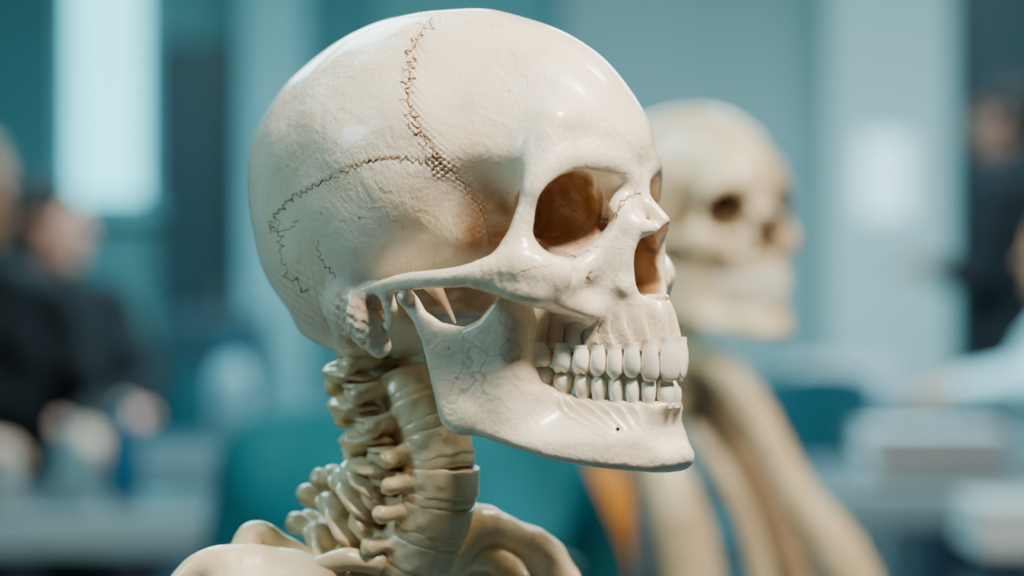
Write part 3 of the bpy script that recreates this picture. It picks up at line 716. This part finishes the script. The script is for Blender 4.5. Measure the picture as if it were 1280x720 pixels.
def bottle(px,Y,m,capm,label,h=.22,r=.033,z=.742,name='bottle',cat='bottle'):
    p=W(px,360,Y); o=empty(name,(p.x,Y,z)); tag(o,label,cat)
    lathe('bottle_body',[(r*.9,0),(r,.01),(r,h*.62),(r*.85,h*.74),(r*.4,h*.86),(r*.38,h*.92)],m,o)
    lathe('bottle_cap',[(r*.45,h*.9),(r*.45,h),(r*.4,h*1.005)],capm,o); return o
M_blue=mat('blue_plastic',(.01,.16,.32),.35,col2=(.02,.20,.36)); M_white=mat('white_plastic',(.6,.75,.78),.4,col2=(.55,.7,.74))
M_clear=mat('pale_blue_plastic',(.25,.52,.60),.3,col2=(.3,.56,.64))
bottle(155,3.3,M_blue,M_clear,'blue bottle on the left table',.17,.033)
bottle(90,3.2,M_clear,M_white,'pale bottle between the blue bottle and the white one',.14,.030)
bottle(290,4.8,M_clear,M_blue,'pale bottle on the table farther back at left',.24,.05)
bottle(6,3.1,M_white,M_white,'white bottle at the left end of the near table',.10,.022)
# ================================================================== PEOPLE
SKIN=mat('skin',(.80,.34,.25),.5,col2=(.74,.29,.21),nscale=12); SKIN2=mat('skin_warm',(.66,.30,.18),.5,col2=(.60,.26,.15),nscale=12); SKIN3=mat('skin_dark',(.32,.14,.10),.6,col2=(.28,.12,.08),nscale=12)  # SKIN3 is simply a darker skin tone
HAIRD=mat('hair_dark',(.010,.008,.008),.7,col2=(.02,.014,.012),nscale=60,spec=.2); HAIRB=mat('hair_brown',(.08,.04,.02),.6,col2=(.12,.06,.03),nscale=60)
BLACK=mat('cloth_black',(.006,.007,.009),.85,col2=(.010,.011,.014),nscale=20,spec=.2); NAVY=mat('cloth_navy',(.012,.025,.045),.8,col2=(.016,.034,.06),nscale=20)
TEAL=mat('cloth_teal',(.0,.14,.18),.8,col2=(.0,.17,.21),nscale=10); PALE=mat('cloth_pale_blue',(.42,.62,.66),.8,col2=(.38,.58,.62),nscale=10)
EYE=mat('eye',(.05,.03,.02),.1); SHOE=mat('shoe_black',(.01,.01,.01),.3)
def person(x,y,rz,seated,head_z,shirt,trousers,hairm,skin,arms,label,turn=0,long_hair=False,broad=1.0):
    r=empty('person',(x,y,0),rz); tag(r,label,'person')
    hip=.50 if seated else .92; hz=head_z; sh=hz-.22
    def T(p): return np.array(p,float)
    nk=T((.0,0,hz-.12)); hd=T((.015,0,hz))
    torso=[((0,0,hip+.02),.15),((0,0,hip+.16),.13),((0,0,(hip+sh)/2+.08),.145),((-.005,0,sh-.06),.13)]
    legs=[]
    for s in (-1,1):
        if seated: legs.append([(0,s*.09,hip+.03,.088),(.40,s*.12,hip+.02,.06),(.40,s*.12,.30,.05),(.38,s*.12,.09,.036),(.50,s*.13,.035,.03)])
        else: legs.append([(0,s*.09,hip,.09),(.02,s*.11,.50,.06),(0,s*.12,.30,.052),(-.01,s*.12,.09,.038),(.12,s*.13,.035,.032)])
    h=.0075
    def grid(): return Grid((-.32,-.42,-.01),(.72,.42,hz+.17),h,pad=.02)
    g=grid()
    def tor(g,e):
        for (p,ra),(q,rb) in zip(torso[:-1],torso[1:]):
            for s in (-1,1): g.cone((p[0],s*.055,p[2]),(q[0],s*.07*broad,q[2]),ra*.78+e,rb*.78+e,k=.04)
        g.chain([(0,-.16*broad,sh,.055+e),(-.005,0,sh+.025,.06+e),(0,.16*broad,sh,.055+e)],k=.04)
    tor(g,0)
    g.cone((0,0,sh),tuple(hd-[.02,0,.05]),.056,.05,k=.03)
    ct,stn=math.cos(turn),math.sin(turn)
    def hp(a,b,c): return (hd[0]+a*ct-b*stn,hd[1]+a*stn+b*ct,hd[2]+c)
    Rz=[[ct,-stn,0],[stn,ct,0],[0,0,1]]
    g.ell(hp(-.005,0,.03),(.098,.076,.092),k=.02,R=Rz); g.ell(hp(.025,0,-.035),(.066,.058,.085),k=.03,R=Rz)
    g.chain([(*hp(.088,0,.0+.005),.008),(*hp(.112,0,-.03),.013)],k=.012)
    for s in (-1,1):
        g.ell(hp(.0,s*.078,-.005),(.018,.010,.032),k=.006,R=Rz); g.ell(hp(.093,s*.032,.008),(.014,.018,.011),k=.01,cut=True,R=Rz)
    g.ell(hp(.088,0,-.066),(.012,.024,.007),k=.008,R=Rz); g.ell(hp(.07,0,-.10),(.025,.025,.02),k=.02,R=Rz)
    for lg in legs: g.chain(lg,k=.03,cm=False)
    for s,(el,wr,fd) in zip((-1,1),arms):
        el=T(el);wr=T(wr); shd=T((0,s*.175*broad,sh-.01))
        g.chain([(*shd,.055),(*((shd+el)/2),.05),(*el,.04),(*((el*2+wr)/3),.04),(*wr,.026)],k=.02,cm=False)
        fd=T(fd); fd/=np.linalg.norm(fd); sd=np.cross(fd,[0,0,1]); sd/=np.linalg.norm(sd)+1e-9; dn=np.cross(sd,fd)
        if dn[2]>0: dn=-dn
        pk=wr+fd*.075
        for o in (-.024,-.008,.008,.024): g.cone(wr+sd*o*.6,pk+sd*o,.014,.0125,k=.01)
        for o,ln in ((-.03,.06),(-.010,.075),(.010,.08),(.03,.07)):
            a0=pk+sd*o; a1=a0+fd*ln*.5+dn*.008; a2=a1+fd*ln*.4+dn*.025
            g.chain([(*a0,.0098),(*a1,.009),(*a2,.0078)],k=.002)
        a0=wr+fd*.02+sd*(-s*.02); a1=a0+fd*.035+sd*(-s*.035); a2=a1+fd*.03+sd*(-s*.005)+dn*.01
        g.chain([(*a0,.013),(*a1,.011),(*a2,.009)],k=.006)
    v,f=g.nets(); v=smooth_np(v,f,1); body=link('body',mesh_np('body',v,f),skin,r)
    g=grid(); tor(g,.016)
    for s,(el,wr,fd) in zip((-1,1),arms):
        el=T(el);wr=T(wr); shd=T((0,s*.175*broad,sh-.01)); we=wr+(el-wr)*.12
        g.chain([(*shd,.07),(*((shd+el)/2),.066),(*el,.056),(*we,.04)],k=.03,cm=False)
    g.cone((0,0,sh+.05),tuple(nk+[0,0,.02]),.075,.062,k=.02)
    g.cone((.0,0,sh+.05),(.02,0,sh+.2),.054,.06,k=.005,cut=True)
    v,f=g.nets(); v=smooth_np(v,f,2); v[:,0]+=.006*np.sin(v[:,2]*38+v[:,1]*20); link('shirt',mesh_np('shirt',v,f),shirt,r)
    g=grid()
    for s in (-1,1): g.cone((0,s*.06,hip+.12),(0,s*.07,hip+.02),.125,.13,k=.04)
    for lg in legs: g.chain([(p[0],p[1],p[2],p[3]+.018) for p in lg[:4]],k=.03,cm=False)
    v,f=g.nets(); v=smooth_np(v,f,2); link('trousers',mesh_np('trousers',v,f),trousers,r)
    for lg in legs:
        a=lg[3];b=lg[4]; gg=Grid((a[0]-.12,a[1]-.09,-.01),(b[0]+.12,b[1]+.09,.16),.006,pad=.01); gg.cone((a[0]-.03,a[1],.05),(b[0]+.03,b[1],.04),.045,.04,k=.01); gg.cone((a[0],a[1],.05),(a[0],a[1],.1),.045,.043,k=.02)
        v,f=gg.nets(); v[:,2]=np.maximum(v[:,2],.002); link('shoe',mesh_np('shoe',smooth_np(v,f,1),f),SHOE,r)
    g=Grid(hd-[.16,.16,.30 if long_hair else .16],hd+[.16,.16,.18],.006,pad=.02)
    g.ell(hp(-.018,0,.042),(.108,.088,.095),k=.01,R=Rz); g.ell(hp(-.06,0,-.02),(.06,.075,.075),k=.03,R=Rz)
    if long_hair: g.ell(hp(-.06,0,-.12),(.055,.08,.14),k=.03,R=Rz)
    g.ell(hp(.085,0,-.03),(.085,.075,.10),k=.01,cut=True,R=Rz)
    v,f=g.nets(); v=smooth_np(v,f,1); v+=.002*np.sin(v[:,[1]]*300); link('hair',mesh_np('hair',v,f),hairm,r)
    for s in (-1,1):
        me=bpy.data.meshes.new('eye'); bm=bmesh.new(); bmesh.ops.create_uvsphere(bm,u_segments=12,v_segments=8,radius=.011,matrix=Matrix.Translation(hp(.084,s*.032,.008))); bm.to_mesh(me); bm.free(); link('eye',me,EYE,body)
    return r
p=W(58,360,5.5)
person(p.x,p.y,math.radians(-62),True,1.29,BLACK,BLACK,HAIRD,SKIN,[((.10,-.26,.84),(.34,-.12,.80),(1,.3,-.1)),((.12,.25,.84),(.36,.10,.80),(1,-.3,-.1))],'person in black with dark hair seated behind the farther left table',turn=.9,long_hair=True)
chair(p.x-.0,p.y+.02,math.radians(-62),'dark chair under the seated person in black',M_chb)
p=W(-44,360,4.0)
person(p.x,p.y,math.radians(-50),True,1.32,BLACK,BLACK,HAIRB,SKIN2,[((.10,-.26,.84),(.30,-.14,.82),(1,.2,-.1)),((.12,.25,.84),(.33,.10,.82),(1,-.3,-.1))],'person at the left picture edge, only the face and side showing',turn=.2)
p=W(1262,360,6.7)
person(p.x,p.y,math.radians(160),False,1.66,BLACK,BLACK,HAIRD,SKIN3,[((.05,-.23,1.14),(.22,-.12,1.20),(1,.4,.2)),((.05,.21,1.14),(.24,.10,1.18),(1,-.4,.1))],'standing person in dark suit at the right with hands raised to the chest')
p=W(1338,360,5.98)
person(p.x,p.y,math.radians(175),True,1.22,PALE,NAVY,HAIRB,SKIN2,[((.12,-.26,.84),(.33,-.12,.82),(1,.3,-.1)),((.12,.25,.84),(.33,.10,.82),(1,-.3,-.1))],'person in pale blue shirt seated at the right picture edge')
chair(p.x,p.y,math.radians(175),'dark chair under the person in pale blue',M_chb)
p=W(560,360,1.62)
tp=person(p.x,p.y,math.radians(82),True,1.135,TEAL,NAVY,HAIRD,SKIN2,[((.10,-.27,.66),(.34,-.14,.62),(1,.2,-.2)),((.1,.27,.66),(.33,.12,.62),(1,-.3,-.1))],'person in teal top with an orange strap, seated behind the large skull',broad=1.12)
chair(p.x,p.y,math.radians(82),'teal chair under the person in teal',M_ch)
ORG=mat('orange_cloth',(.90,.28,.0),.7,col2=(.80,.23,.0),nscale=10)
a=[W(752,575,1.50),W(770,610,1.44),W(788,650,1.42),W(802,700,1.42),W(810,760,1.42)]
V=[];Fc=[]; Ri=Matrix.Rotation(-math.radians(82),3,'Z')
for i,q in enumerate(a):
    w_=.016+.003*math.sin(i*1.3)
    for dx,dy in ((-w_,0),(w_,.004),(w_,.012),(-w_,.008)): V.append(tuple(Ri@(q+Vector((dx,dy,0))-Vector((tp.location.x,tp.location.y,0)))))
for i in range(len(a)-1):
    for k in range(4): Fc.append((i*4+k,i*4+(k+1)%4,i*4+4+(k+1)%4,i*4+4+k))
Fc+=[(3,2,1,0),(len(V)-4,len(V)-3,len(V)-2,len(V)-1)]
me=bpy.data.meshes.new('bag_strap'); me.from_pydata(V,[],Fc); me.update(); o=link('bag_strap',me,ORG,tp); o['label']='orange strap'
p=W(250,360,6.3); chair(p.x,p.y,math.radians(80),'teal chair behind the farther left table',M_ch)
p=W(985,360,6.4); chair(p.x,p.y,math.radians(100),'teal chair left of the right tables',M_ch)
# ================================================================== LIGHT
def area(name,loc,tgt,size,e,col):
    l=bpy.data.lights.new(name,'AREA'); l.energy=e; l.size=size; l.color=col; o=bpy.data.objects.new(name,l); COL.objects.link(o); o.location=loc
    o.rotation_euler=(Vector(tgt)-Vector(loc)).to_track_quat('-Z','Y').to_euler(); return o
sk=(-.02,0,1.12)
area('key_light',(.40,-.46,2.04),sk,.24,41,(1,.92,.78))
area('window_fill',(-1.2,-.45,1.75),sk,.35,8.5,(.50,.88,1))
area('back_rim',(-.5,.9,2.1),sk,.5,18,(.45,.9,1))
area('skeleton_light',(.8,.5,2.3),(.2,1,1.1),.3,20,(1,.86,.66))
area('ceiling_light',(-1,5,3.1),(-1,5,0),2.2,215,(.52,.92,1))
area('ceiling_light',(1.6,5.5,3.1),(1.6,5.5,0),2.2,230,(.58,.92,1))
wd=bpy.data.worlds.new('world'); SC.world=wd; wd.use_nodes=True
bg=wd.node_tree.nodes['Background']; bg.inputs[0].default_value=(.45,.62,.66,1); bg.inputs[1].default_value=.09
print('DONE',time.time()-T0)
